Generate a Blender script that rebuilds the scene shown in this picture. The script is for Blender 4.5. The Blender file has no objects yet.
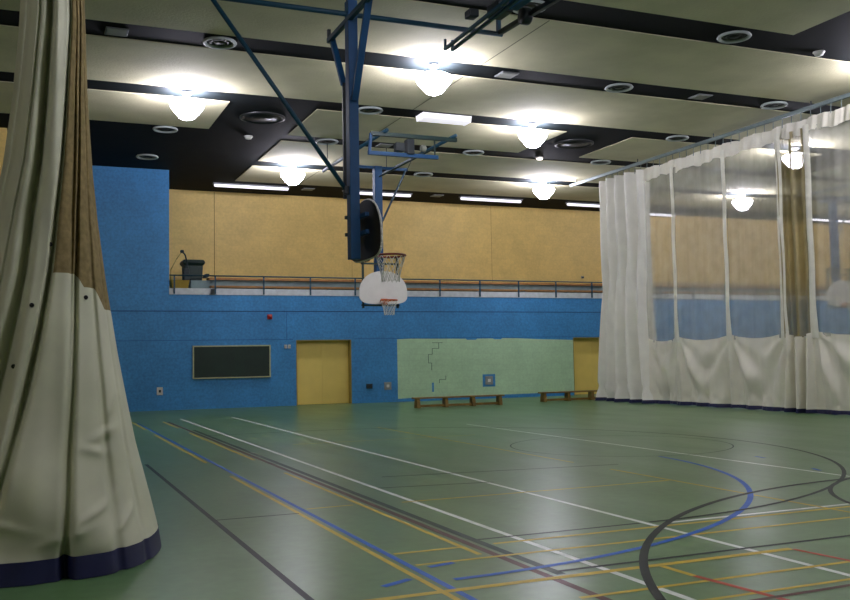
import bpy, math, random
from mathutils import Vector, Matrix
random.seed(7)
PI = math.pi
scene = bpy.context.scene
COL = scene.collection

# ------------------------------------------------------------------ materials
def lin(c):
    return tuple((x/12.92 if x <= .04045 else ((x+.055)/1.055)**2.4) for x in (v/255. for v in c)) + (1.,)

def new_mat(name):
    m = bpy.data.materials.new(name); m.use_nodes = True
    nt = m.node_tree
    b = next(n for n in nt.nodes if n.type == 'BSDF_PRINCIPLED')
    return m, nt, b

def mat(name, rgb, rough=.6, metal=0., var=.12, scale=6., bump=0., bscale=60., spec=None, rvar=0.):
    """painted / plain surface with a little procedural mottling"""
    m, nt, b = new_mat(name)
    N, L = nt.nodes, nt.links
    c = lin(rgb)
    geo = N.new('ShaderNodeNewGeometry')
    nz = N.new('ShaderNodeTexNoise'); nz.inputs['Scale'].default_value = scale; nz.inputs['Detail'].default_value = 5
    L.new(geo.outputs['Position'], nz.inputs['Vector'])
    mr = N.new('ShaderNodeMapRange'); mr.inputs[1].default_value = .3; mr.inputs[2].default_value = .7
    mr.inputs[3].default_value = 1-var; mr.inputs[4].default_value = 1+var
    L.new(nz.outputs['Fac'], mr.inputs[0])
    vm = N.new('ShaderNodeVectorMath'); vm.operation = 'SCALE'; vm.inputs[0].default_value = c[:3]
    L.new(mr.outputs[0], vm.inputs['Scale'])
    L.new(vm.outputs[0], b.inputs['Base Color'])
    b.inputs['Roughness'].default_value = rough
    b.inputs['Metallic'].default_value = metal
    if spec is not None: b.inputs['Specular IOR Level'].default_value = spec
    if bump:
        n2 = N.new('ShaderNodeTexNoise'); n2.inputs['Scale'].default_value = bscale; n2.inputs['Detail'].default_value = 4
        L.new(geo.outputs['Position'], n2.inputs['Vector'])
        bp = N.new('ShaderNodeBump'); bp.inputs['Strength'].default_value = bump; bp.inputs['Distance'].default_value = .02
        L.new(n2.outputs['Fac'], bp.inputs['Height']); L.new(bp.outputs[0], b.inputs['Normal'])
    m['vm'] = vm.name
    return m

def block_mat(name, rgb, joint=.8, rough=.55, var=.1, grain=.16):
    """painted concrete block: courses 0.2 m, blocks 0.4 m, on an X-Z wall"""
    m = mat(name, rgb, rough, var=var, scale=1.3)
    nt = m.node_tree; N, L = nt.nodes, nt.links
    b = next(n for n in N if n.type == 'BSDF_PRINCIPLED')
    geo = next(n for n in N if n.type == 'NEW_GEOMETRY')
    sx = N.new('ShaderNodeSeparateXYZ'); L.new(geo.outputs['Position'], sx.inputs[0])
    cx = N.new('ShaderNodeCombineXYZ')
    ad = N.new('ShaderNodeMath'); L.new(sx.outputs['X'], ad.inputs[0]); L.new(sx.outputs['Y'], ad.inputs[1])
    L.new(ad.outputs[0], cx.inputs['X']); L.new(sx.outputs['Z'], cx.inputs['Y'])
    br = N.new('ShaderNodeTexBrick'); L.new(cx.outputs[0], br.inputs['Vector'])
    br.inputs['Color1'].default_value = (1,1,1,1); br.inputs['Color2'].default_value = (.95,.95,.95,1)
    br.inputs['Mortar'].default_value = (joint,)*3+(1,)
    br.inputs['Scale'].default_value = 1; br.inputs['Brick Width'].default_value = .4; br.inputs['Row Height'].default_value = .2
    br.inputs['Mortar Size'].default_value = .008; br.inputs['Mortar Smooth'].default_value = .4
    fine = N.new('ShaderNodeTexNoise'); fine.inputs['Scale'].default_value = 14; fine.inputs['Detail'].default_value = 6
    L.new(geo.outputs['Position'], fine.inputs['Vector'])
    fr = N.new('ShaderNodeMapRange'); fr.inputs[1].default_value = .3; fr.inputs[2].default_value = .7
    fr.inputs[3].default_value = 1-grain; fr.inputs[4].default_value = 1+grain
    L.new(fine.outputs['Fac'], fr.inputs[0])
    mx = N.new('ShaderNodeMix'); mx.data_type = 'RGBA'; mx.blend_type = 'MULTIPLY'; mx.inputs['Factor'].default_value = 1
    L.new(N[m['vm']].outputs[0], mx.inputs['A']); L.new(br.outputs['Color'], mx.inputs['B'])
    sc = N.new('ShaderNodeVectorMath'); sc.operation = 'SCALE'
    L.new(mx.outputs['Result'], sc.inputs[0]); L.new(fr.outputs[0], sc.inputs['Scale'])
    L.new(sc.outputs[0], b.inputs['Base Color'])
    return m

def emit_mat(name, rgb, strength, spread=None):
    m, nt, b = new_mat(name)
    b.inputs['Base Color'].default_value = (.8,.8,.8,1)
    b.inputs['Emission Color'].default_value = lin(rgb)
    b.inputs['Emission Strength'].default_value = strength
    return m

def net_cloth(name, rgb, alpha):
    """fine see-through netting: a woven alpha pattern too fine to resolve plus slow streaks"""
    m = mat(name, rgb, .85, var=.12, scale=3, spec=.1)
    nt = m.node_tree; N, L = nt.nodes, nt.links
    b = next(n for n in N if n.type == 'BSDF_PRINCIPLED')
    geo = next(n for n in N if n.type == 'NEW_GEOMETRY')
    sx = N.new('ShaderNodeSeparateXYZ'); L.new(geo.outputs['Position'], sx.inputs[0])
    cm = N.new('ShaderNodeCombineXYZ')
    for k, s in (('X',9.),('Y',9.),('Z',.12)):
        q = N.new('ShaderNodeMath'); q.operation = 'MULTIPLY'; q.inputs[1].default_value = s
        L.new(sx.outputs[k], q.inputs[0]); L.new(q.outputs[0], cm.inputs[k])
    nz = N.new('ShaderNodeTexNoise'); nz.inputs['Scale'].default_value = 1; nz.inputs['Detail'].default_value = 3
    L.new(cm.outputs[0], nz.inputs['Vector'])
    mr = N.new('ShaderNodeMapRange'); mr.inputs[1].default_value = .3; mr.inputs[2].default_value = .7
    mr.inputs[3].default_value = alpha*.95; mr.inputs[4].default_value = alpha*1.05
    L.new(nz.outputs['Fac'], mr.inputs[0]); L.new(mr.outputs[0], b.inputs['Alpha'])
    return m

def floor_mat():
    m = mat('sealed_gym_floor', (84,116,74), .24, var=.09, scale=.9)
    nt = m.node_tree; N, L = nt.nodes, nt.links
    b = next(n for n in N if n.type == 'BSDF_PRINCIPLED')
    geo = next(n for n in N if n.type == 'NEW_GEOMETRY')
    mp = N.new('ShaderNodeMapping'); mp.inputs['Scale'].default_value = (1.2,.35,1)
    L.new(geo.outputs['Position'], mp.inputs[0])
    nz = N.new('ShaderNodeTexNoise'); nz.inputs['Scale'].default_value = 1.1; nz.inputs['Detail'].default_value = 2
    L.new(mp.outputs[0], nz.inputs['Vector'])
    mr = N.new('ShaderNodeMapRange'); mr.inputs[1].default_value = .3; mr.inputs[2].default_value = .7
    mr.inputs[3].default_value = .285; mr.inputs[4].default_value = .33
    L.new(nz.outputs['Fac'], mr.inputs[0]); L.new(mr.outputs[0], b.inputs['Roughness'])
    fine = N.new('ShaderNodeTexNoise'); fine.inputs['Scale'].default_value = 9; fine.inputs['Detail'].default_value = 3
    L.new(geo.outputs['Position'], fine.inputs['Vector'])
    fr = N.new('ShaderNodeMapRange'); fr.inputs[1].default_value = .3; fr.inputs[2].default_value = .7
    fr.inputs[3].default_value = .9; fr.inputs[4].default_value = 1.1
    L.new(fine.outputs['Fac'], fr.inputs[0])
    sc = N.new('ShaderNodeVectorMath'); sc.operation = 'SCALE'
    L.new(N[m['vm']].outputs[0], sc.inputs[0]); L.new(fr.outputs[0], sc.inputs['Scale'])
    L.new(sc.outputs[0], b.inputs['Base Color'])
    b.inputs['Specular IOR Level'].default_value = .2
    return m

M = dict(
    floor=floor_mat(),
    blue=block_mat('blue_block_wall', (52,128,184), .9),
    yellow=block_mat('yellow_block_wall', (220,188,106), .93, var=.07, grain=.07),
    mint=block_mat('pale_green_wall_paint', (172,204,166), .9, var=.07, grain=.07),
    greywall=block_mat('grey_wall', (150,150,140), .9),
    cream=mat('cream_ceiling_board', (192,186,152), .9, var=.1, scale=1.1, bump=.35, bscale=18),
    black=mat('black_ceiling_deck', (8,15,16), .8, var=.3, scale=1.5, spec=.12),
    seam=mat('dark_seam', (88,86,70), .9),  # dark joint line along the cream boards
    coping=mat('pale_coping', (190,196,198), .6),
    door=mat('yellow_door_paint', (224,198,104), .45, var=.05, scale=2),
    doordark=mat('shaded_door_yellow', (150,130,55), .5),  # door yellow with recess shade put into it; mop handle shares it
    teal=mat('teal_painted_steel', (14,64,84), .55, var=.1),
    bluesteel=mat('blue_painted_steel', (12,70,114), .6, var=.1),
    darksteel=mat('dark_steel', (18,30,34), .5),
    greensteel=mat('dark_green_steel', (22,50,46), .5),
    galv=mat('galvanised_track', (112,126,124), .45, metal=.2),
    wood=mat('brown_wood', (150,106,52), .5, var=.25, scale=5),
    darkwood=mat('worn_bench_wood', (126,98,40), .5, var=.25, scale=5),
    greyblue=mat('grey_blue_riser', (112,132,132), .7, var=.15, scale=4),
    white=mat('white_paint', (225,222,215), .5, var=.04),
    boardback=mat('dark_board_back', (12,18,20), .6),
    orange=mat('orange_rim', (200,92,30), .45),
    redrim=mat('dull_red_rim', (120,42,36), .5),
    net=mat('white_net_cord', (205,205,195), .8),
    chalk=mat('chalkboard_green', (6,34,22), .6, var=.2, scale=3),
    alum=mat('pale_frame', (170,172,130), .5),
    red=mat('red_box', (150,26,24), .5),
    plate=mat('white_plate', (205,205,195), .5),
    darkbox=mat('dark_box', (20,34,36), .6),
    greybox=mat('grey_box', (130,135,130), .6),
    vinyl=mat('white_vinyl', (230,226,208), .45, var=.06, scale=2.5),
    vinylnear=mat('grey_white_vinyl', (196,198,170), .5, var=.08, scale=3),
    vinylend=mat('white_vinyl_gathered', (240,238,226), .45, var=.05, scale=2.5),
    strap=mat('white_webbing', (230,228,212), .6, var=.05),
    mesh=net_cloth('white_netting', (214,212,198), .42),
    meshb=net_cloth('bunched_netting', (172,160,120), .8),
    tan=mat('tan_netting_folds', (130,116,80), .9, var=.22, scale=20, spec=.1),
    navy=mat('navy_hem', (11,20,66), .6, var=.15),
    eyelet=mat('dark_eyelet', (10,12,12), .5),
    binm=mat('dark_green_bin', (16,40,32), .5),
    mop=mat('dull_yellow_plastic', (150,124,22), .5),
    grille=mat('ring_vent_metal', (160,168,164), .5),
    grilledark=mat('vent_inside', (12,16,16), .6),
    square=mat('grey_speaker_grille', (120,124,112), .6),
    lampmetal=mat('lamp_housing_grey', (110,112,112), .5),
    globe=emit_mat('lit_lamp_lens', (240,237,255), 75.),
    uplight=emit_mat('lit_lamp_upper_glass', (238,234,255), 330.),
    tube=emit_mat('lit_tube_cover', (244,242,255), 1.1),
    tubehead=emit_mat('bright_tube_cover', (250,246,255), .8),
    spot=emit_mat('small_lit_lens', (255,240,230), 3.),
)

# ------------------------------------------------------------------ mesh builder
class MB:
    def __init__(s): s.v = []; s.f = []
    def add(s, vs, fs):
        o = len(s.v); s.v += [tuple(p) for p in vs]; s.f += [tuple(i+o for i in f) for f in fs]; return s
    def box(s, x0, x1, y0, y1, z0, z1):
        return s.add([(x0,y0,z0),(x1,y0,z0),(x1,y1,z0),(x0,y1,z0),(x0,y0,z1),(x1,y0,z1),(x1,y1,z1),(x0,y1,z1)],
                     [(0,3,2,1),(4,5,6,7),(0,1,5,4),(1,2,6,5),(2,3,7,6),(3,0,4,7)])
    def bar(s, a, b, w, h=None, n=4, cap=True):
        """square (n=4) or round bar from a to b; w, h full widths"""
        a, b = Vector(a), Vector(b); h = h or w
        d = (b-a).normalized()
        up = Vector((0,0,1)) if abs(d.z) < .95 else Vector((0,1,0))
        r = d.cross(up).normalized(); u = r.cross(d)
        vs = []
        for p in (a, b):
            for k in range(n):
                t = 2*PI*(k+.5)/n; q = 1/math.cos(PI/n) if n == 4 else 1
                vs.append(p + r*(math.cos(t)*w/2*q) + u*(math.sin(t)*h/2*q))
        fs = [(k, (k+1) % n, n+(k+1) % n, n+k) for k in range(n)]
        if cap: fs += [tuple(range(n-1,-1,-1)), tuple(range(n,2*n))]
        return s.add(vs, fs)
    def path(s, pts, w, n=8):
        for a, b in zip(pts, pts[1:]): s.bar(a, b, w, n=n)
        return s
    def lathe(s, prof, c=(0,0,0), n=32, axis='z'):
        vs = []; fs = []
        for r, z in prof:
            for k in range(n):
                t = 2*PI*k/n; p = (r*math.cos(t), r*math.sin(t), z)
                if axis == 'y': p = (p[0], p[2], p[1])
                if axis == 'x': p = (p[2], p[0], p[1])
                vs.append((c[0]+p[0], c[1]+p[1], c[2]+p[2]))
        for i in range(len(prof)-1):
            for k in range(n):
                fs.append((i*n+k, i*n+(k+1) % n, (i+1)*n+(k+1) % n, (i+1)*n+k))
        return s.add(vs, fs)
    def torus(s, c, R, r, n=36, m=8, axis='z'):
        prof = [(R + r*math.cos(2*PI*k/m), r*math.sin(2*PI*k/m)) for k in range(m+1)]
        return s.lathe(prof, c, n, axis)
    def disc(s, c, R, n=32):
        return s.add([(c[0]+R*math.cos(2*PI*k/n), c[1]+R*math.sin(2*PI*k/n), c[2]) for k in range(n)], [tuple(range(n))])
    def prism(s, outline, fn, t0, t1):
        """outline of (u,v); fn(u,v,t) gives the point"""
        n = len(outline)
        vs = [fn(u,v,t0) for u, v in outline] + [fn(u,v,t1) for u, v in outline]
        return s.add(vs, [tuple(range(n)), tuple(range(2*n-1,n-1,-1))] + [(k,(k+1)%n,n+(k+1)%n,n+k) for k in range(n)])
    def grid(s, fn, us, vs_):
        nu, nv = len(us), len(vs_)
        vs = [fn(u, v) for v in vs_ for u in us]
        return s.add(vs, [(j*nu+i, j*nu+i+1, (j+1)*nu+i+1, (j+1)*nu+i) for j in range(nv-1) for i in range(nu-1)])
    def build(s, name, m, parent=None, smooth=False, bevel=0.):
        me = bpy.data.meshes.new(name)
        v = s.v
        if parent is not None:
            inv = world_loc(parent); v = [(p[0]-inv[0], p[1]-inv[1], p[2]-inv[2]) for p in v]
        me.from_pydata(v, [], s.f); me.materials.append(m)
        if smooth:
            for p in me.polygons: p.use_smooth = True
        me.update()
        o = bpy.data.objects.new(name, me); COL.objects.link(o)
        if parent is not None: o.parent = parent
        if bevel:
            b = o.modifiers.new('bevel', 'BEVEL'); b.width = bevel; b.segments = 2; b.limit_method = 'ANGLE'
        return o

def world_loc(o):
    l = Vector((0,0,0))
    while o is not None: l += o.location; o = o.parent
    return l

def tag(o, label=None, cat=None, group=None, kind=None):
    if label: o['label'] = label
    if cat: o['category'] = cat
    if group: o['group'] = group
    if kind: o['kind'] = kind
    return o

def thing(name, label, cat, loc, group=None):
    o = bpy.data.objects.new(name, None); COL.objects.link(o); o.location = loc
    o.empty_display_size = .1
    return tag(o, label, cat, group)

def dup(root, loc, label=None):
    r = root.copy(); COL.objects.link(r); r.location = loc
    if label: r['label'] = label
    for ch in list(root.children):
        c = ch.copy(); COL.objects.link(c); c.parent = r
        for g in list(ch.children):
            d = g.copy(); COL.objects.link(d); d.parent = c
    return r

def struct(name, mb, m, parent=None, smooth=False):
    o = mb.build(name, m, parent, smooth); o['kind'] = 'structure'; return o

def lin_space(a, b, n): return [a+(b-a)*i/(n-1) for i in range(n)]

# ------------------------------------------------------------------ camera (eye height 1.52 m)
cam = bpy.data.cameras.new('camera'); co = bpy.data.objects.new('camera', cam); COL.objects.link(co)
yaw, pitch, roll = .4013, .0600, -.0175
fw = Vector((math.sin(yaw)*math.cos(pitch), math.cos(yaw)*math.cos(pitch), math.sin(pitch)))
rt = Vector((math.cos(yaw), -math.sin(yaw), 0)); up = rt.cross(fw)
r2 = rt*math.cos(roll) + up*math.sin(roll); u2 = -rt*math.sin(roll) + up*math.cos(roll)
mw = Matrix((r2, u2, -fw)).transposed().to_4x4(); mw.translation = (0,0,1.5175)
co.matrix_world = mw
cam.sensor_width = 36; cam.lens = 945.2/850*36; cam.clip_start = .05; cam.clip_end = 200
scene.camera = co

# ------------------------------------------------------------------ the hall
XL, XR, YB, YF, CZ, D, GY = -14., 40., -8., 30.2, 7.5, 30.2, 33.6
floor = struct('floor', MB().box(XL, XR, YB, 30.6, -.2, 0), M['floor'])

# back wall: lower blue wall with two door openings, full-height blue block at its near end
D1 = (8.2, 10.1, 2.14); D2 = (18.75, 20.65, 2.14)
wb = MB()
x = -.45
for a, b, h in (D1, D2):
    wb.box(x, a, D, D+.4, 0, 3.6); wb.box(a, b, D, D+.4, h, 3.6); x = b
wb.box(x, XR, D, D+.4, 0, 3.6)
wb.box(-.45, 4.15, D, D+.4, 3.6, CZ+.3)
wb.box(3.85, 4.15, D+.4, GY, 3.6, CZ+.3)
wall_back = struct('wall_back', wb, M['blue'])
gro = mat('blue_groove', (14,52,96), .8)
struct('wall_groove', MB().box(-.45, XR, D-.004, D, 3.065, 3.09), gro, wall_back)
struct('wall_groove', MB().box(-.45, 8.1, D-.003, D, 2.155, 2.17).box(10.2, XR, D-.003, D, 2.155, 2.17).box(7.88,7.892,D-.003,D,2.17,3.07), mat('faint_blue_groove', (26,84,140), .8), wall_back)
struct('wall_gallery', MB().box(4.15, XR, GY, GY+.3, 3.3, CZ+.3), M['yellow'])
yg = bpy.data.objects['wall_gallery']
struct('wall_joint', MB().box(6.17, 6.19, GY-.004, GY, 3.6, CZ), mat('yellow_joint', (120,92,40), .8), yg)
struct('wall_joint', MB().box(17.18, 17.2, GY-.004, GY, 3.6, CZ).box(11.3,11.315,GY-.004,GY,3.6,CZ).box(23,23.02,GY-.004,GY,3.6,CZ), mat('faint_yellow_joint', (178,142,80), .8), yg)
struct('floor_gallery', MB().box(4.15, XR, D+.4, GY, 3.3, 3.58), M['greyblue'])
struct('wall_left', MB().box(XL, -.45, 26, 26.3, 0, CZ+.3).box(XL-.3, XL, YB, 26.3, 0, CZ+.3).box(-.75,-.45,26.3,D+.4,0,CZ+.3), M['yellow'])
struct('wall_right', MB().box(XR, XR+.3, YB, GY+.3, 0, CZ+.3), M['yellow'])
struct('wall_front', MB().box(XL, XR, YB-.3, YB, 0, CZ+.3), M['greywall'])
struct('trim_1', MB().box(4.15, XR, D-.02, D+.22, 3.6, 3.8), M['coping'])

# pale green painted patch on the blue wall, with ragged top edge
top = [(11.75,2.13),(12.2,2.15),(14.35,2.13),(14.4,2.09),(14.75,2.09),(14.8,2.13),(15.4,2.13),(15.5,2.1),(15.75,2.1),(15.8,2.14),(16.4,2.13),(17.3,2.09),(18.75,2.05)]
bot = [(18.75,.12),(17.6,.13),(16.2,.12),(15.0,.13),(13.6,.11),(12.7,.13),(11.75,.1)]
patch = struct('painted_patch', MB().prism(top+bot, lambda u,v,t: (u,t,v), D-.006, D-.001), M['mint'], wall_back)
crk = MB()
def crack(pts):
    for (a,b),(c,d) in zip(pts, pts[1:]): crk.bar((a,D-.008,b),(c,D-.008,d), .018)
crack([(13.05,2.0),(13.45,2.0)]); crack([(13.3,2.0),(13.3,1.8),(13.05,1.8),(13.05,1.6),(12.9,1.6),(12.9,1.3),(13.02,1.3),(13.02,1.05)])
crack([(13.55,.85),(13.55,.72),(13.3,.72),(13.3,.6)])
struct('wall_crack', crk, mat('crack_grey', (96,120,104), .8), wall_back)
struct('paint_mark', MB().box(13.02,13.09,D-.009,D-.001,.3,.62), M['blue'], wall_back)
struct('paint_mark', MB().box(14.98,15.48,D-.009,D-.001,.42,.86), M['blue'], wall_back)

# doors
def door(n, a, b, h):
    d = struct('door_%d' % n, MB().box(a+.03, (a+b)/2-.002, D+.24, D+.28, .01, h-.03).box((a+b)/2+.002, b-.03, D+.24, D+.28, .01, h-.03), M['door'])
    struct('door_frame', MB().box(a, a+.03, D+.004, D+.3, 0, h).box(b-.03, b, D+.004, D+.3, 0, h).box(a+.03, b-.03, D+.004, D+.3, h-.03, h), M['doordark'], d)
    return d
door(1, *D1); door(2, *D2)

# ceiling: dark deck with cream boards hung just below it
ceiling = struct('ceiling', MB().box(XL, XR, YB, GY+.3, CZ+.02, CZ+.3), M['black'])
rows = [(-7.4,-4.2),(-3.7,-.75),(0,2.8),(3.55,6.3),(7.05,9.8),(10.65,13.47),(14.4,17.15),(18.0,20.87),(21.65,24.38),(25.12,27.9),(28.7,31.3)]
bands = [(-4.75,-2.65),(4.35,6.45),(13.42,15.53),(22.5,24.6),(31.6,33.7)]
for i, (a, b) in enumerate(rows):
    spans = [(XL, XR)]
    if i in (5, 8):
        xs = [XL]+[v for q in bands for v in q]+[XR]; spans = [(xs[k], xs[k+1]) for k in range(0, len(xs), 2)]
    if i >= 9: spans = [(6.45, XR)]
    for (p, q) in spans:
        struct('panel', MB().box(p, q, a, b, CZ, CZ+.018), M['cream'], ceiling)
sm = MB()
for (a, b) in rows[6:]:
    sm.box(8.62, 8.64, a, b, CZ-.003, CZ)
struct('panel_seam', sm, M['seam'], ceiling)

# ------------------------------------------------------------------ painted court lines (part of the floor)
LC = {k: mat('line_'+k, c, .42, var=.14, scale=6, spec=.1) for k, c in dict(white=(216,222,214), blue=(28,88,172), yellow=(190,164,56), black=(8,22,20), brown=(78,44,36), red=(164,64,42), dark=(14,48,36)).items()}
zl = [.0012]
def line(col, pts, w=.05, label=None):
    zl[0] += .00004
    z = zl[0]; mb = MB()
    n = len(pts); L_, R_ = [], []
    for i, p in enumerate(pts):
        a = Vector(pts[max(i-1,0)]); b = Vector(pts[min(i+1,n-1)]); d = (b-a).normalized(); nn = Vector((-d.y, d.x))
        L_.append((p[0]+nn.x*w/2, p[1]+nn.y*w/2, z)); R_.append((p[0]-nn.x*w/2, p[1]-nn.y*w/2, z))
    mb.add(L_+R_, [(n+i, n+i+1, i+1, i) for i in range(n-1)])
    o = struct('line_marking', mb, LC[col], floor)
    o['label'] = label or (col+' painted court line')
def arc(col, c, R, a0, a1, w=.05):
    line(col, [(c[0]+R*math.cos(math.radians(t)), c[1]+R*math.sin(math.radians(t))) for t in lin_space(a0, a1, 61)], w, col+' curved court line')
YE = 25.4
line('white', [(3.78,-2),(3.78,YE)], .055); line('white', [(5.12,-2),(5.12,YE)], .055)
line('white', [(9.1,8.4),(9.1,19.2)], .05)
line('white', [(5.3,7.04),(16,7.04)], .05)
line('black', [(1.67,-2),(1.67,14.6)], .05); line('black', [(1.67,17.5),(1.67,24)], .05)
line('blue', [(2.59,-2),(2.59,24.4)], .05)
for a, b in ((-2,12.5),(14.3,20.4),(22,25)): line('yellow', [(2.5,a),(2.5,b)], .045)
for a, b in ((6.6,12.5),(14.3,20.4),(22,24.6)): line('yellow', [(3.22,a),(3.22,b)], .045)
line('brown', [(3.32,2),(3.32,24.4)], .065); line('dark', [(3.43,5.75),(3.43,21.2)], .075)
line('yellow', [(2.64,9.38),(3.14,9.4)], .04); line('yellow', [(3.65,9.32),(7.06,9.32)], .04)
line('black', [(1.67,9.16),(2.5,9.16)], .035)
line('yellow', [(2.64,6.92),(3.2,6.92)], .05); line('yellow', [(3.5,6.92),(16,6.92)], .05)
line('yellow', [(2.64,6.48),(12,6.48)], .045)
line('yellow', [(1.6,5.68),(5.42,5.68)], .07); line('yellow', [(3.2,5.15),(9,5.15)], .045); line('yellow', [(3.6,4.76),(9,4.76)], .04)
line('yellow', [(4.19,5.64),(4.2,5.3)], .05); line('red', [(4.2,5.3),(4.34,4.0)], .05); line('red', [(5.42,5.66),(5.6,4.0)], .045)
line('brown', [(4.0,4.62),(8,4.72)], .045)
line('black', [(3.46,7.13),(5.07,7.13)], .04); line('black', [(3.46,5.84),(9,5.87)], .045)
line('black', [(3.46,19.45),(5.07,19.45)], .04)
line('black', [(3.8,10.45),(5.2,10.25)], .035); line('black', [(4.2,11.4),(7.5,11.0)], .035)
line('yellow', [(7.1,6.6),(7.1,10.6)], .04); line('yellow', [(7.1,11.5),(7.1,19.5)], .035)
line('yellow', [(4.4,16.5),(8,16.5)], .03); line('yellow', [(5.9,9.3),(7.06,9.34)], .03)
line('blue', [(2.7,6.38),(2.92,6.43)], .06); line('blue', [(2.2,5.98),(2.44,6.1)], .06)
for t in (-58,-48,-36,-22,-10):
    cx_, cy_ = 2.6+7.2*math.cos(math.radians(t)), 11.93+7.2*math.sin(math.radians(t))
    tx, ty = -math.sin(math.radians(t))*.12, math.cos(math.radians(t))*.12
    line('blue', [(cx_-tx,cy_-ty),(cx_+tx,cy_+ty)], .05)
arc('blue', (2.6,11.93), 5.98, -89, -4, .06)
arc('black', (9.18,2.25), 6.16, 60, 178, .065)
arc('black', (5.07,13.3), 6.17, -89, 89, .05)
arc('black', (9.87,5.97), 2.6, 60, 205, .05)
arc('dark', (9.1,13.3), 1.8, 0, 360, .022)

# ------------------------------------------------------------------ ceiling lamps, vents, tube lights
ORD = ['first','second','third','fourth','fifth','sixth']
STRIPE = {0:13.93, 1:17.58, 2:21.26, 3:24.76, 4:28.3}
LV = .16
def make_lamp():
    t = thing('ceiling_lamp', '', 'ceiling lamp', (0,0,CZ+.02), 'lit globe lamps on the ceiling')
    z = CZ+.02
    MB().lathe([(0,z),(.1,z),(.11,z-.06),(.06,z-.1),(.06,z-.16),(.13,z-.18),(.14,z-.2)], n=24).build('housing', M['lampmetal'], t, True)
    MB().lathe([(.14,z-.2),(.27,z-.225),(.36,z-.27)], n=32).build('upper_glass', M['uplight'], t, True)
    g = MB().lathe([(.36,z-.27),(.375,z-.31),(.35,z-.38),(.29,z-.46),(.22,z-.54),(.17,z-.6),(.1,z-.63),(.001,z-.64)], n=32).build('globe', M['globe'], t, True)
    g['label'] = 'glowing white lens'
    return t
lamp0 = make_lamp(); used = False
LAMPS = [
 (3.3,2,'glowing white ceiling lamp above the blue wall, beside the near bunched curtain'),
 (7.7,1,'largest glowing ceiling lamp, just beyond the end of the folded-up hoop frame'),
 (12.1,2,'glowing ceiling lamp next to the wide box light fitting, at a dark band'),
 (7.6,4,'glowing ceiling lamp behind the long diagonal brace of the near hoop'),
 (16.5,4,'glowing ceiling lamp at the far end of the curtain track'),
 (20.95,2,'glowing lamp seen through the bunched brown fold of the net curtain'),
 (25.2,4,'glowing lamp seen through net curtain between its white straps'),
 (16.6,0,'glowing ceiling lamp just outside the frame beyond the top corner'),
]
for X, s, lab in LAMPS:
    if not used: lamp0.location = (X, STRIPE[s]-.1, CZ+.02); lamp0['label'] = lab; used = True
    else: dup(lamp0, (X, STRIPE[s]-.1, CZ+.02), lab)
ADDED_LAMPS = [(7.7,3.1),(-5.6,3.1),(3.3,6.7),(12.1,6.7),(25.2,10.3),(29.8,21.2),(34,28.2)]  # unseen lamps added to light the near curtain, near floor and right side
for X, Y in ADDED_LAMPS:
    dup(lamp0, (X, Y, CZ+.02), 'glowing ceiling lamp added out of view to light the hall')

def make_vent():
    t = thing('ceiling_vent', '', 'ceiling vent', (0,0,CZ+.02), 'round vents in the dark ceiling stripes')
    z = CZ+.02
    MB().lathe([(.3,z),(.32,z-.03),(.3,z-.055),(.26,z-.045),(.245,z-.015)], n=36).build('ring', M['grille'], t, True)
    MB().lathe([(.245,z-.015),(.2,z-.012),(.19,z-.03),(.15,z-.035),(.14,z-.015),(.1,z-.012),(.09,z-.035),(.001,z-.04)], n=28).build('cone', M['grilledark'], t, True)
    return t
vent0 = make_vent(); used = False
VENTS = {0:[7.95,12.4], 1:[3.35,12.3,16.8], 2:[7.66,16.77], 3:[3.31,7.65,12.14,16.56,21], 4:[3.27,12.03,20.9]}
near = {0:'dark ceiling stripe at the top edge', 1:'dark stripe beside the largest lamp', 2:'dark stripe with the wide box light', 3:'dark stripe crossing the far hoop frame', 4:'dark stripe nearest the gallery wall'}
for s, xs in VENTS.items():
    for k, X in enumerate(xs):
        if s == 4 and k == 0: lab = 'round vent in black ceiling just above the tall blue wall'
        elif s == 3 and k == 0: lab = 'round vent in black ceiling under the corner lit by a lamp'
        else: lab = 'ring-shaped ceiling vent, %s from the bunched curtain in %s' % (ORD[k], near[s])
        if not used: vent0.location = (X, STRIPE[s], CZ+.02); vent0['label'] = lab; used = True
        else: dup(vent0, (X, STRIPE[s], CZ+.02), lab)

# big dark round grilles in the wide bands
def big_grille(X, Y, lab):
    t = thing('round_ceiling_grille', lab, 'ceiling grille', (X,Y,CZ+.02), 'large dark grilles in the wide bands')
    z = CZ+.02
    MB().lathe([(.56,z),(.56,z-.03),(.5,z-.05),(.46,z-.02)], (X,Y,0), 40).build('rim', M['eyelet'], t, True)
    MB().lathe([(.46,z-.02),(.36,z-.01),(.34,z-.04),(.24,z-.01),(.22,z-.04),(.001,z-.03)], (X,Y,0), 40).build('disc', M['eyelet'], t, True)
big_grille(5.4, 22.85, 'large dark round ceiling grille behind the long diagonal brace')
big_grille(14.4, 22.85, 'large dark round ceiling grille in black band near the curtain track')

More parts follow.
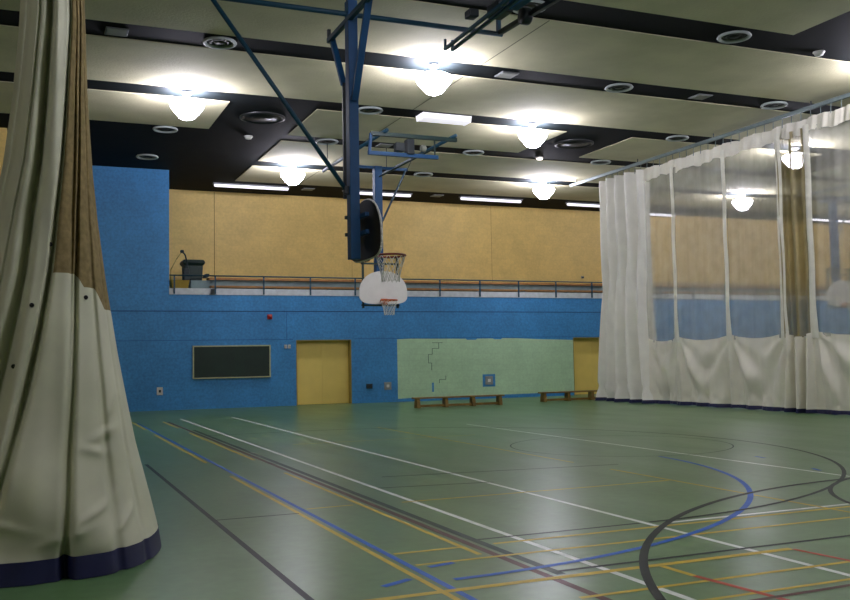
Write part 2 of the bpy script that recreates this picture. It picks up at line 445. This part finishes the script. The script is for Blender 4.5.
# square speaker plates
def make_square():
    t = thing('ceiling_speaker', '', 'ceiling speaker', (0,0,CZ+.02), 'small square grilles in the ceiling stripes')
    z = CZ+.02
    MB().box(-.2,.2,-.2,.2,z-.025,z).build('frame', M['lampmetal'], t, bevel=.006)
    MB().box(-.165,.165,-.165,.165,z-.032,z-.0255).build('grille', M['square'], t)
    return t
sq0 = make_square(); used = False
for X, Y, lab in [(1.5,17.65,'small square ceiling grille beside the near bunched curtain'),
  (9.46,17.6,'small pale square ceiling grille between largest lamp and next ring vent'),
  (14.6,17.6,'small square ceiling grille between two ring vents above curtain track'),
  (9.34,24.76,'small square ceiling grille inside the far hoop frame'),
  (14.14,32.0,'small square ceiling grille between two gallery tube lights'),
  (9.2,32.1,'small square ceiling grille beside the tube light behind near mast')]:
    if not used: sq0.location = (X,Y,CZ+.02); sq0['label'] = lab; used = True
    else: dup(sq0, (X,Y,CZ+.02), lab)
def detector(X, Y, lab, m, name='smoke_detector', cat='smoke detector', grp='small round ceiling detectors'):
    t = thing(name, lab, cat, (X,Y,CZ+.02), grp)
    z = CZ+.02
    MB().lathe([(0,z),(.11,z),(.12,z-.02),(.1,z-.04)], (X,Y,0), 24).build('base', M['plate'], t, True)
    MB().lathe([(.1,z-.04),(.08,z-.08),(.001,z-.09)], (X,Y,0), 24).build('cap', m, t, True)
detector(5.5, 24.9, 'small white ceiling detector below the large dark grille', M['plate'])
detector(14.7, 14.1, 'small pale ceiling detector at the top corner beside a ring vent', M['plate'])
detector(14.39, 24.8, 'small lit round downlight in the black band under a globe lamp', M['spot'], 'ceiling_downlight', 'ceiling light', None)

def make_tube():
    t = thing('ceiling_tube_light', '', 'tube light', (0,0,CZ), 'long tube lights along the gallery')
    MB().box(-1.33,1.33,-.1,.1,CZ-.03,CZ+.018).build('housing', M['lampmetal'], t, bevel=.01)
    MB().lathe([(.001,-1.28),(.045,-1.28),(.06,-1.25),(.06,1.25),(.045,1.28),(.001,1.28)], (0,0,CZ-.06), 16, 'x').build('cover', M['tube'], t, True)
    return t
tb0 = make_tube()
TB = [(7.15,'long tube light above the trash bin at the gallery end'),
 (11.75,'long tube light behind the near hoop mast'),(16.35,'long tube light over the gallery, second from the curtain'),
 (21.0,'long tube light partly hidden by the gathered curtain end'),(24.65,'long tube light seen through the net curtain beside its gathered end'),
 (34.2,'long tube light seen through the net beyond the bunched fold')]
for k, (X, lab) in enumerate(TB):
    Y = (31.9,31.9,31.9,31.9,33.2,32.4)[k]
    if k == 0: tb0.location = (X,Y,CZ); tb0['label'] = lab
    else: dup(tb0, (X,Y,CZ), lab)
t = thing('ceiling_box_light', 'wide box-shaped white light fitting in a dark ceiling stripe', 'ceiling light', (9.6,21.2,CZ))
MB().box(8.95,10.25,20.95,21.5,CZ,CZ+.019).build('housing', M['lampmetal'], t)
MB().prism([(-.24,0),(.24,0),(.2,-.13),(-.2,-.13)], lambda u,v,q: (q, 21.22+u, CZ-.001+v), 8.95, 10.25).build('diffuser', M['tubehead'], t, bevel=.015)

# ------------------------------------------------------------------ basketball goals
def fan(n=40):
    pts = []
    for k in range(n):
        th = 2*PI*k/n; c, s = math.cos(th), math.sin(th)
        if s >= 0: e, bb = 2.15, .60
        else: e, bb = 3.6, .29
        u = .685*math.copysign(abs(c)**(2/e), c); v = bb*math.copysign(abs(s)**(2/e), s)
        pts.append((u, v-.155))
    return pts
FAN = fan()
def ring_parts(parent, c, dirv, mring):
    """rim, plate and net; c ring centre, dirv unit vector (towards the court)"""
    d = Vector(dirv); c = Vector(c); sd = Vector((-d.y, d.x, 0))
    mb = MB().torus(c, .225, .016, 36, 8)
    a = c - d*.37
    mb.bar(c - d*.22 + sd*.08, a + sd*.12 - Vector((0,0,.02)), .025); mb.bar(c - d*.22 - sd*.08, a - sd*.12 - Vector((0,0,.02)), .025)
    mb.bar(a + Vector((0,0,.06)), a - Vector((0,0,.1)), .18, .02) if abs(d.x) < .5 else mb.bar(a + Vector((0,0,.06)), a - Vector((0,0,.1)), .02, .18)
    hoop = mb.build('hoop', mring, parent, True); hoop['label'] = 'orange-red hoop'
    nb = MB(); lv = [(.222,0),(.2,-.1),(.165,-.2),(.14,-.3),(.135,-.4)]; n = 12
    for i in range(len(lv)-1):
        for k in range(n):
            for sgn in (1,-1):
                t0 = 2*PI*(k + .5*(i % 2))/n; t1 = t0 + sgn*PI/n
                p = c + Vector((lv[i][0]*math.cos(t0), lv[i][0]*math.sin(t0), lv[i][1]))
                q = c + Vector((lv[i+1][0]*math.cos(t1), lv[i+1][0]*math.sin(t1), lv[i+1][1]))
                nb.bar(p, q, .011, n=3, cap=False)
    o = nb.build('net', M['net'], hoop); o['label'] = 'white cord net'

# far goal, facing the camera end of the hall (board at Y 24.1)
def far_goal(cx, label):
    t = thing('ceiling_hung_basketball_goal', label, 'basketball goal', (cx, 24.1, CZ))
    o = cx - 9.0
    X = lambda v: v + o
    B = M['bluesteel']; T = M['teal']
    MB().box(X(8.85),X(9.07),24.24,24.44,3.35,6.8).build('mast', B, t, bevel=.008)
    MB().bar((X(8.3),24.34,6.76),(X(9.86),24.34,6.76),.08).build('crossbar', B, t)
    MB().bar((X(9.8),24.34,6.72),(X(9.1),24.34,5.3),.06,n=8).build('strut', T, t)
    for xx, y1 in ((7.73,25.4),(9.49,25.4)):
        MB().bar((X(xx),20.3,6.8),(X(xx),y1,6.8),.09,n=10).build('ceiling_pipe', T, t, True)
    for xx in (7.73, 9.49):
        h = MB()
        for yy in (25.0,): h.bar((X(xx),yy,6.8),(X(xx),yy,CZ+.02),.022,n=6)
        h.build('hanger_rod', M['darksteel'], t)
    MB().bar((X(7.4),20.5,6.74),(X(9.6),20.5,6.74),.09).build('frame_bar', M['greensteel'], t)
    MB().bar((X(7.33),20.5,6.28),(X(9.1),20.5,6.28),.09).build('frame_bar', B, t)
    MB().bar((X(7.4),20.5,6.74),(X(7.36),20.5,6.28),.06).build('frame_post', B, t)
    MB().bar((X(9.02),20.5,6.74),(X(9.02),20.5,6.28),.03).build('frame_post', M['greensteel'], t)
    w = MB().box(X(8.28),X(8.46),20.4,20.62,6.3,6.66).box(X(8.0),X(8.22),20.42,20.6,6.36,6.56).build('winch', M['darksteel'], t, bevel=.01)
    MB().lathe([(.001,-.06),(.07,-.06),(.085,-.04),(.085,.04),(.07,.06),(.001,.06)], (X(8.72),20.5,6.47), 20, 'x').build('drum', M['square'], w, True)
    MB().bar((X(8.5),20.6,6.28),(X(8.96),24.3,5.0),.012,n=4).build('cable', M['darksteel'], t)
    MB().bar((X(9.49),21.6,6.76),(X(8.98),24.3,6.5),.05,n=8).build('strut', M['greensteel'], t)
    f = MB()
    for xx in (8.45, 9.45): f.bar((X(xx),24.2,2.86),(X(xx),24.2,4.3),.05)
    for zz in (4.26, 4.08, 2.94): f.bar((X(8.4),24.2,zz),(X(9.5),24.2,zz),.05)
    f.build('board_bracket', M['greensteel'], t)
    bd = MB().prism(FAN, lambda u,v,q: (X(9.0)+u, q, 3.42+v), 24.08, 24.13).build('backboard', M['white'], t, bevel=.008)
    bd['label'] = 'white fan-shaped backboard'
    ring_parts(t, (X(9.0),23.68,3.05), (0,-1,0), M['orange'])
    return t
far_goal(9.0, 'white fan-shaped basketball goal facing out in front of the far gallery')
far_goal(25.75, 'basketball goal seen dimly through the net curtain')

# near goal, facing across the hall (+X), board at X 4.68, centre Y 13.25
t = thing('ceiling_hung_basketball_goal', 'nearest basketball goal on blue mast, seen from behind its dark backboard', 'basketball goal', (4.5,13.3,CZ))
B = M['bluesteel']
PZ = 6.7
MB().bar((2.3,13.3,PZ),(7.08,13.3,PZ),.08,n=12).build('ceiling_pipe', M['teal'], t, True)
MB().box(4.43,4.58,13.2,13.37,2.98,6.9).build('mast', B, t, bevel=.008)
MB().bar((2.42,13.3,6.68),(4.4,13.3,4.02),.07,n=10).build('brace', M['teal'], t, True)
MB().box(4.36,4.47,13.26,13.34,3.95,4.08).build('brace_clamp', M['darksteel'], t, bevel=.01)
MB().bar((4.5,14.22,6.62),(4.5,13.66,5.72),.09,.05).build('strut', B, t)
MB().bar((4.5,13.66,5.75),(4.5,13.66,3.95),.045).build('rear_post', M['darksteel'], t)
MB().bar((4.5,12.35,6.85),(4.5,13.15,5.35),.1,.05).build('strut', B, t)
MB().bar((4.46,14.28,6.6),(4.46,12.1,6.62),.07).build('arm', M['teal'], t)
cl = MB().bar((4.46,14.26,6.78),(4.46,14.26,6.56),.05)
cl.build('clamp', M['darksteel'], t)
h = MB()
for xx in (4.46,): h.bar((xx,13.3,PZ),(xx,13.3,CZ+.02),.05,n=6)
h.build('hanger_rod', M['darksteel'], t)
br = MB()
for zz in (3.62,3.36): br.bar((4.6,12.95,zz),(4.6,13.62,zz),.06)
br.build('board_bracket', B, t)
bl = MB()
for zz in (3.62,3.36): bl.bar((4.41,13.4,zz),(4.62,13.4,zz),.05)
bl.build('bolt', M['greensteel'], t)
bd = MB().prism(FAN, lambda u,v,q: (q, 13.25+u, 3.42+v), 4.655, 4.69).build('backboard', M['boardback'], t)
bd['label'] = 'backboard with dark back and pale edge'
n_ = len(FAN)
MB().prism(FAN, lambda u,v,q: (q, 13.25+u, 3.42+v), 4.6905, 4.70).build('board_face', M['white'], bd)
edge = MB()
for i in range(n_):
    (a,b),(c,d) = FAN[i], FAN[(i+1) % n_]
    edge.bar((4.678,13.25+a*1.005,3.42+b*1.005),(4.678,13.25+c*1.005,3.42+d*1.005),.034,n=6)
edge.build('edge_trim', M['white'], bd, True)
ring_parts(t, (5.07,13.25,3.05), (1,0,0), M['redrim'])

# third goal, folded up against the ceiling at the top of the picture
t = thing('folded_ceiling_goal', 'folded-up hoop frame and winch hanging from pipe at the top edge', 'basketball goal', (6.6,12.5,CZ))
for xx in (6.33, 6.46):
    MB().bar((xx,13.9,6.56),(xx,10.4,6.62),.045).build('arm', M['teal'], t)
    MB().bar((xx,13.88,6.56),(xx,13.88,6.72),.035).build('hanger', M['teal'], t)
MB().bar((7.03,13.35,6.72),(7.03,11.2,6.62),.07).build('arm', M['darksteel'], t)
MB().bar((7.02,13.3,6.7),(7.02,13.3,6.95),.06).build('hanger', M['teal'], t)
MB().lathe([(.001,-.07),(.12,-.07),(.13,-.05),(.13,.05),(.12,.07),(.001,.07)], (6.98,12.35,6.66), 24, 'x').build('pulley', M['darksteel'], t, True)
MB().box(6.24,6.4,12.75,12.95,6.72,6.84).box(6.5,6.75,12.3,12.7,6.68,6.86).build('winch', M['darksteel'], t, bevel=.015)
MB().box(6.62,6.76,11.0,12.2,6.66,6.8).build('mast', M['bluesteel'], t, bevel=.01)
h = MB()
for xx, yy in ((6.4,11.0),): h.bar((xx,yy,6.6),(xx,yy,CZ+.02),.03,n=6)
h.build('hanger_rod', M['darksteel'], t)

# ------------------------------------------------------------------ wall fittings
t = thing('chalkboard', 'long dark green chalkboard with pale frame on the blue wall', 'chalkboard', (6.1,D,.95))
MB().box(4.9,7.3,D-.03,D-.002,.99,1.95).build('board', M['chalk'], t)
MB().box(4.86,4.9,D-.045,D-.002,.95,1.99).box(7.3,7.34,D-.045,D-.002,.95,1.99).box(4.9,7.3,D-.045,D-.002,1.95,1.99).build('frame', M['alum'], t)
MB().box(4.9,7.3,D-.09,D-.002,.95,.985).build('chalk_tray', M['alum'], t)
t = thing('wall_alarm', 'small red alarm box high on the blue wall', 'alarm', (7.32,D,2.9))
MB().box(7.24,7.4,D-.06,D-.002,2.82,2.98).build('box', M['red'], t, bevel=.012)
MB().lathe([(.06,0),(.06,-.025),(.001,-.03)], (7.32,D-.06,2.9), 20, 'y').build('sounder', M['red'], t, True)
t = thing('wall_switch', 'pale double switch plate beside the yellow double door', 'light switch', (7.9,D,1.92))
MB().box(7.8,7.89,D-.03,D-.002,1.87,1.99).box(7.92,8.01,D-.03,D-.002,1.87,1.99).build('plate', M['plate'], t, bevel=.008)
MB().box(7.84,7.86,D-.045,D-.03,1.9,1.95).box(7.97,7.99,D-.045,D-.03,1.9,1.95).build('toggle', M['greybox'], t)
def outlet(X, Z, w, h, m, m2, lab):
    t = thing('wall_outlet', lab, 'wall outlet', (X,D,Z))
    MB().box(X-w,X+w,D-.03,D-.002,Z-h,Z+h).build('plate', m, t, bevel=.01)
    MB().box(X-w*.35,X+w*.35,D-.04,D-.03,Z-h*.35,Z+h*.35).build('socket', m2, t)
outlet(3.86,.6,.09,.12,M['plate'],M['darkbox'],'white outlet plate low on the blue wall below the chalkboard end')
outlet(10.72,.56,.11,.08,M['darkbox'],M['eyelet'],'dark outlet box low on the wall beside the yellow door')
outlet(11.38,.55,.13,.13,M['greybox'],M['plate'],'grey square outlet box between door and pale green patch')
outlet(15.23,.64,.15,.15,M['greybox'],M['plate'],'grey square box on a blue square in the pale green patch')

# ------------------------------------------------------------------ low benches
def bench(x0, x1, y, lab):
    t = thing('low_bench', lab, 'bench', ((x0+x1)/2,y,0), 'low wooden benches along the far wall')
    MB().box(x0-.08,x1+.08,y-.14,y+.14,.27,.315).build('seat', M['darkwood'], t, bevel=.008)
    for k in range(4):
        xx = x0+.05+(x1-x0-.1)*k/3
        MB().prism([(-.13,0),(.13,0),(.09,.27),(-.09,.27)], lambda u,v,q: (q,y+u,v), xx-.05, xx+.05).build('leg', M['darkwood'], t, bevel=.006)
    MB().box(x0,x1,y-.035,y+.035,.02,.09).build('floor_rail', M['darkwood'], t)
bench(10.72, 13.55, 26.1, 'low wooden bench before the green patch, nearer the double door')
bench(15.4, 18.2, 26.75, 'low wooden bench with one end hidden behind the curtain')

# ------------------------------------------------------------------ gallery
t = thing('gallery_guard_rail', 'low teal guard rail along the gallery edge', 'railing', (4.2,D,3.8))
MB().bar((4.15,D-.05,4.2),(XR-.05,D-.05,4.2),.045,n=10).build('top_rail', M['teal'], t, True)
px = [4.3,5.57] + [5.57+1.56*k for k in range(1,22)]
for xx in px:
    MB().box(xx-.022,xx+.022,D-.07,D-.025,3.62,4.19).build('post', M['teal'], t)
MB().box(5.43,5.54,D-.08,D-.025,3.62,3.78).build('bracket', M['darksteel'], t)
t = thing('spectator_bleacher', 'long grey-blue bleacher bench with brown wooden boards along the gallery', 'bleacher', (22,31.4,3.58))
MB().box(5.6,XR-.1,31.35,31.75,3.58,4.165).box(5.0,5.595,31.35,31.75,3.58,4.15).build('riser', M['greyblue'], t)
MB().box(5.58,XR-.1,31.25,31.8,4.17,4.245).build('seat', M['wood'], t)
MB().box(5.6,XR-.1,31.05,31.345,3.9,3.965).build('foot_board', M['wood'], t)
sp = MB()
for k in range(18): sp.box(5.8+k*1.9,5.86+k*1.9,31.08,31.34,3.58,3.9)
sp.build('foot_support', M['greyblue'], t)
t = thing('trash_bin', 'dark green flared-rim trash bin on the gallery by the blue wall end', 'trash bin', (5.2,32.3,3.58))
bx_ = lambda w0, w1, z0, z1, mb: mb.add([(5.2+sx*w0,32.3+sy*w0,z0) for sx, sy in ((-1,-1),(1,-1),(1,1),(-1,1))] + [(5.2+sx*w1,32.3+sy*w1,z1) for sx, sy in ((-1,-1),(1,-1),(1,1),(-1,1))], [(0,3,2,1),(4,5,6,7),(0,1,5,4),(1,2,6,5),(2,3,7,6),(3,0,4,7)])
bx_(.25,.31,3.58,4.7,MB()).build('body', M['binm'], t, bevel=.03)
bx_(.31,.38,4.702,4.8,MB()).build('rim', M['binm'], t, bevel=.02)
bx_(.38,.33,4.802,4.9,MB()).build('lid', M['binm'], t, bevel=.03)
t = t_mop = thing('mop_bucket', 'dull yellow mop bucket with dark bent handles beside the trash bin', 'mop bucket', (4.55,31.2,3.58))
bk = MB().add([(4.28,31.0,3.66),(4.72,31.0,3.66),(4.72,31.4,3.66),(4.28,31.4,3.66),(4.2,30.95,4.12),(4.8,30.95,4.12),(4.8,31.45,4.12),(4.2,31.45,4.12)],
   [(0,3,2,1),(0,1,5,4),(1,2,6,5),(2,3,7,6),(3,0,4,7)]).build('bucket', M['mop'], t, bevel=.02)
for a in (4.3,4.7):
    for b in (31.05,31.35):
        MB().lathe([(.001,-.02),(.04,-.02),(.04,.02),(.001,.02)], (a,b,3.62), 14, 'x').build('caster', M['darkbox'], t, True)
MB().box(4.62,4.8,31.0,31.4,4.0,4.5).build('wringer', M['darkbox'], t, bevel=.02)
MB().path([(4.22,31.1,4.1),(4.22,31.1,4.45),(4.4,31.1,4.8),(4.58,31.1,5.06)],.03).build('handle', M['doordark'], t, True)
hd = MB().path([(4.58,31.1,5.06),(4.68,31.1,4.95),(4.74,31.1,4.7),(4.78,31.1,4.3)],.05).build('lever', M['darkbox'], t, True)
MB().lathe([(.001,-.05),(.05,-.045),(.065,0),(.05,.045),(.001,.05)], (4.58,31.1,5.06), 14).build('grip', M['darkbox'], t, True)
t_mop.location.x += .1
t = thing('push_broom', 'dark push broom lying on the bleacher end beside the bin', 'broom', (5.3,31.5,4.2))
MB().bar((4.95,31.5,4.19),(5.42,31.5,4.27),.035,n=8).build('handle', M['darkbox'], t, True)
MB().prism([(-.06,0),(.06,0),(.1,.12),(-.02,.12)], lambda u,v,q: (5.5+u,q,4.25+v), 31.3, 31.72).build('brush', M['darkbox'], t)
t = thing('wall_hook', 'tiny dark fitting on the yellow gallery wall near the curtain', 'wall fitting', (21.4,GY,4.7))
MB().box(21.33,21.47,GY-.03,GY-.002,4.66,4.76).build('plate', M['greybox'], t, bevel=.008)
MB().lathe([(.03,0),(.03,-.05),(.001,-.06)], (21.4,GY-.03,4.7), 12, 'y').build('peg', M['darkbox'], t, True)

# ------------------------------------------------------------------ divider curtain across the hall (plane X = 17.4)
CX = 17.4
track = thing('curtain_track', 'long pale metal track hanging below the ceiling above the net curtain', 'curtain track', (CX,20,7.35))
MB().box(CX-.035,CX+.035,8,27.9,7.3,7.36).box(CX-.06,CX+.06,8,27.9,7.36,7.385).build('rail', M['galv'], track)
for yy in (10,13.5,17,20.5,24,27.5):
    MB().bar((CX,yy,7.38),(CX,yy,CZ+.02),.03,n=6).build('hanger_rod', M['darksteel'], track)

cur = thing('divider_curtain', 'tall white net divider curtain with opaque white skirt beneath a ceiling track', 'divider curtain', (CX,20,0))
ZS = 1.97
straps = [23.75, 22.32, 20.12, 18.1, 17.15, 14.6, 12.2]
def sag(u): return 4*u*(1-u)
def lean(y, z):   # the cloth flares a little towards the floor
    return 0
def nz1(y, k=0.): return .5*math.sin(5.1*y+k)+.3*math.sin(11.7*y+2*k+1)+.2*math.sin(23*y+k*3)
# end stack, gathered solid white cloth
def endp(u, z):
    y = 25.95-2.3*u + (1-z/7.1)**3*(.3*(1-2*u) + .1*(1-u))
    a = .22*(1-.4*(z/7.1))
    x = CX - a*math.sin(2*PI*4.7*u + .6*math.sin(z*.8)) - .06*math.sin(2*PI*9*u+z*.7) - .14*sag(u)
    if z < .6: x -= .05*math.sin(9*z+14*u)
    return (x, y, z)
MB().grid(endp, lin_space(0,1,90), lin_space(.1,7.12,70)).build('gathered_end', M['vinylend'], cur, True)
# bays
for i in range(len(straps)-1):
    ya, yb = straps[i], straps[i+1]
    bunched = (i == 3)
    w = ya-yb
    def meshp(u, z, ya=ya, w=w, i=i, bunched=bunched):
        y = ya-w*u
        if bunched: x = CX + .04 - .09*math.sin(2*PI*2.3*u+.12*z+.6) - .045*math.sin(2*PI*6*u+z*.3)
        else: x = CX + .05*sag(u) - .028*nz1(y, i+.15*z)*(1+.2*z/3)
        return (x, y, z)
    o = MB().grid(meshp, lin_space(0,1,60), lin_space(ZS-.14,6.9,40)).build('net_panel', M['meshb'] if bunched else M['mesh'], cur, True)
    o['label'] = 'bunched brownish netting' if bunched else 'see-through white netting'
    def skp(u, q, ya=ya, w=w, i=i, bunched=bunched):
        z0 = ZS - .12*sag(u); z = .1 + (z0-.1)*q
        y = ya-w*u
        s = 1-q
        if bunched:
            x = CX - (.15+.1*s)*math.sin(2*PI*2.5*u+.3) - .04*math.sin(2*PI*6*u+z)
        else:
            # hanging swags: U-shaped creases between the straps, fanning pleats below them
            r = math.hypot((u-.5)*2.1, (q-1.05)*1.05)
            x = CX + .03*math.sin(r*13.+i)*math.exp(-((r-.75)/.5)**2) - .06*sag(u)*math.sin(PI*min(1,s*1.1))
            for uu, ph in ((u,.4+i), (1-u,1.7+2*i)):
                ang = math.atan2(uu*w/1.9+.02, s+.03)
                x -= .11*math.sin(9.5*ang+ph)*math.exp(-uu/.42)*min(1,s*2.2)
            x -= .05*s*nz1(y*1.2, i) + .05*s*s*math.sin(2*PI*3*u+i)
            x -= .03*math.exp(-((s-.93)/.06)**2)*math.sin(31*u+i)
        e = min(1, min(u,1-u)/.1); e = e*e*(3-2*e); x = CX-.03 + (x-CX+.03)*e
        return (x, y, z)
    o = MB().grid(skp, lin_space(0,1,80), lin_space(0,1,50)).build('skirt', M['vinyl'], cur, True)
    def hem(u, q, skp=skp):
        p = skp(u, 0); wob = .02*math.sin(p[1]*7)
        return (p[0]-.004-.02*(1-q), p[1], .004+max(0,wob)*(1-q)+.105*q)
    MB().grid(hem, lin_space(0,1,60), lin_space(0,1,4)).build('hem', M['navy'], cur, True)
def hem_e(u, q):
    p = endp(u, .1); return (p[0]-.012-.02*(1-q), p[1], .004+.105*q)
MB().grid(hem_e, lin_space(0,1,70), lin_space(0,1,4)).build('hem', M['navy'], cur, True)
# straps
for k, y in enumerate(straps[1:]):
    wd = .15 if k not in (2, 3) else .19
    def stp(u, z, y=y, wd=wd, k=k):
        tw = 1+.5*max(0, 1-abs(z-1.8)/.9)
        return (CX-.05-.03*math.cos(PI*(u-.5))-.01*math.sin(z*3), y+(u-.5)*wd*tw, z)
    MB().grid(stp, lin_space(0,1,8), lin_space(1.8,6.95,40)).build('strap', M['strap'], cur, True)
# heading band with scallops
def head(u, q):
    y = 24.0-(24-12.2)*u
    bot = 6.76 + .03*math.sin(y*5.3)+.02*math.sin(y*13)
    topz = 7.08 + .05*abs(math.sin(y*2.9))
    return (CX-.03-.05*nz1(y*3.2, q*1.2), y, bot+(topz-bot)*q)
MB().grid(head, lin_space(0,1,260), lin_space(0,1,6)).build('heading', M['vinyl'], cur, True)
hk = MB()
for k in range(44):
    y = 25.7-k*.31; hk.bar((CX-.012,y,7.06),(CX,y,7.296),.02,n=5)
hk.build('hook', M['galv'], cur)

# ------------------------------------------------------------------ near curtain, pulled into a bunch
nc = thing('bunched_divider_curtain', 'large white divider curtain gathered in a bunch close to the camera', 'divider curtain', (.1,7.9,0))
def interp(tab, z):
    for (z0,v0),(z1,v1) in zip(tab, tab[1:]):
        if z <= z1:
            q = (z-z0)/(z1-z0); return v0+(v1-v0)*q
    return tab[-1][1]
RX = [(0,1.08),(.2,1.03),(.5,.95),(.87,.855),(1.2,.79),(1.6,.715),(2.2,.62),(2.7,.555),(3.1,.515),(3.7,.475),(4.3,.455),(5.5,.41),(7.2,.36)]
LX = [(0,-.95),(.9,-.7),(1.6,-.5),(2.2,-.35),(2.7,-.26),(3.1,-.175),(3.7,-.105),(4.3,-.06),(5.5,-.02),(7.2,.02)]
RY = [(0,1.22),(.9,1.0),(1.6,.82),(2.7,.6),(4.3,.42),(7.2,.3)]
# folds: (position u on the front at the top, at the floor, width, depth) valley; u 0 = far side left, 1 = right edge
# valley: (u at z 4.3, at z 2.2, at the floor, width, depth)
VAL = [(.22,.17,.14,.02,.08),(.37,.30,.26,.012,.10),(.47,.40,.315,.032,.36),(.665,.525,.365,.014,.24),(.74,.63,.56,.010,.10),(.80,.655,.565,.010,.16),(.87,.76,.70,.014,.10),(.94,.86,.80,.012,.07)]
def ncp(u, z):
    """u 0..1 over the front from the far left side to the right edge; outside that the back of the bunch"""
    th = PI*(1-u)
    rx, lx, ry = interp(RX, z), interp(LX, z), interp(RY, z)
    c, hw = (rx+lx)/2, (rx-lx)/2
    k = min(1, z/4.3)
    d = 0
    for a, m_, b, w, dep in VAL:
        p = interp([(0,b),(2.2,m_),(4.3,a),(7.3,a)], z)
        d += dep*math.exp(-((u-p)/w)**2)
    rip = (.022*math.sin(31*u+1.1*z) + .012*math.sin(67*u-.8*z))*(.4+.6*k) + .012*math.sin(5.3*z+9*u)
    s = 1-d*(.45+.55*k) + rip*math.sin(PI*u)
    s0 = 1-.12*d
    x = c + hw*math.cos(th)*s0
    y = 8.3 - ry*math.sin(th)**1.05*s if 0 < u < 1 else 8.3
    if z < 1.4:   # soft creases low on the cloth
        y += .03*math.sin(5*z+13*u+1.5*math.sin(4*u*z))*(1.4-z)
    # crumpled creases across the skirt
    for u0, z0, sl, du, amp in ((.72,.98,.6,.06,.03),(.68,.86,-.5,.05,.025),(.80,1.22,2.2,.03,.035),(.66,.45,1.1,.07,.03),(.74,.33,1.6,.05,.03),(.58,.30,.7,.06,.025),(.40,.42,-.8,.08,.03)):
        e = math.exp(-((u-u0)/du)**2)
        if e > .01: y -= amp*e*math.exp(-((z-z0-sl*(u-u0))/.035)**2)
    return (x, y, z)
US = lin_space(.0, 1., 240)
KT = [(0,.37),(.5,.40),(1.2,.44),(2.2,.54),(3.1,.60),(4.3,.68),(7.2,.72)]
KM = lambda z: interp(KT, z)
def bound(z): return KM(z)
HZ = .15
def loft(u0f, u1f, z0, z1, nu, nz):
    return MB().grid(lambda u, z: ncp(u0f(z)+(u1f(z)-u0f(z))*u, z), lin_space(0,1,nu), lin_space(z0,z1,nz))
one = lambda z: 1.
zero = lambda z: 0.
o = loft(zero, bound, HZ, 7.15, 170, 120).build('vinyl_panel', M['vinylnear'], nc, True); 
def ztop(q): return 2.2 - .1*max(0,min(1,(q-.25)/.1)) - .16*max(0,min(1,(q-.5)/.15))
def sub(z0f, z1f, nu, nz):
    def fn(q, t):
        z = z0f(q)+(z1f(q)-z0f(q))*t
        return ncp(KM(z)+(1-KM(z))*q, z)
    return MB().grid(fn, lin_space(0,1,nu), lin_space(0,1,nz))
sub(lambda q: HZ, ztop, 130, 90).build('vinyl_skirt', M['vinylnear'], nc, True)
o = sub(ztop, lambda q: 7.15, 130, 110).build('net_panel', M['tan'], nc, True); o['label'] = 'bunched tan netting'
# back of the bunch
def backp(u, z):
    th = PI*u; rx, lx, ry = interp(RX, z), interp(LX, z), interp(RY, z)
    c, hw = (rx+lx)/2, (rx-lx)/2
    return (c+hw*math.cos(th), 8.3+ry*.6*math.sin(th)*(1+.12*math.sin(23*u)), z)
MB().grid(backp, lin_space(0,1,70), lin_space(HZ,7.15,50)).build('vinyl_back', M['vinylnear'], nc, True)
def hemf(u, q):
    p = ncp(u, HZ); return (p[0]*(1.0+.02*(1-q)), p[1]-.012-.03*(1-q), .004+q*(HZ+.005))
MB().grid(hemf, US, lin_space(0,1,4)).build('hem', M['navy'], nc, True)
def hemb(u, q):
    p = backp(u, HZ); return (p[0], p[1]+.01, .004+q*(HZ+.005))
MB().grid(hemb, lin_space(0,1,70), lin_space(0,1,3)).build('hem', M['navy'], nc, True)
for u, z in ((.525,2.42),(.455,1.95),(.41,1.5),(.375,1.05),(.70,2.02)):
    p = ncp(u, z)
    MB().lathe([(.001,-.012),(.014,-.012),(.018,0)], (p[0],p[1]-.005,p[2]), 14, 'y').build('eyelet', M['eyelet'], nc)
ct = thing('curtain_track', 'short metal track holding the near bunched curtain, above the picture', 'curtain track', (.2,8,7.35))
MB().box(.16,.23,4,12,7.2,7.36).build('rail', M['galv'], ct)
hr = MB()
for yy in (4.5,8,11.5): hr.bar((.195,yy,7.36),(.195,yy,CZ+.02),.03,n=6)
hr.build('hanger_rod', M['darksteel'], ct)

# ------------------------------------------------------------------ world, view
w = bpy.data.worlds.new('world'); scene.world = w; w.use_nodes = True
bg = w.node_tree.nodes.get('Background'); bg.inputs[0].default_value = (.5,.6,.55,1); bg.inputs[1].default_value = .02
scene.view_settings.view_transform = 'Standard'
scene.view_settings.look = 'None'
scene.view_settings.exposure = -.06
scene.cycles.max_bounces = 8; scene.cycles.transparent_max_bounces = 16
scene.cycles.sample_clamp_indirect = 6
scene.cycles.use_denoising = True
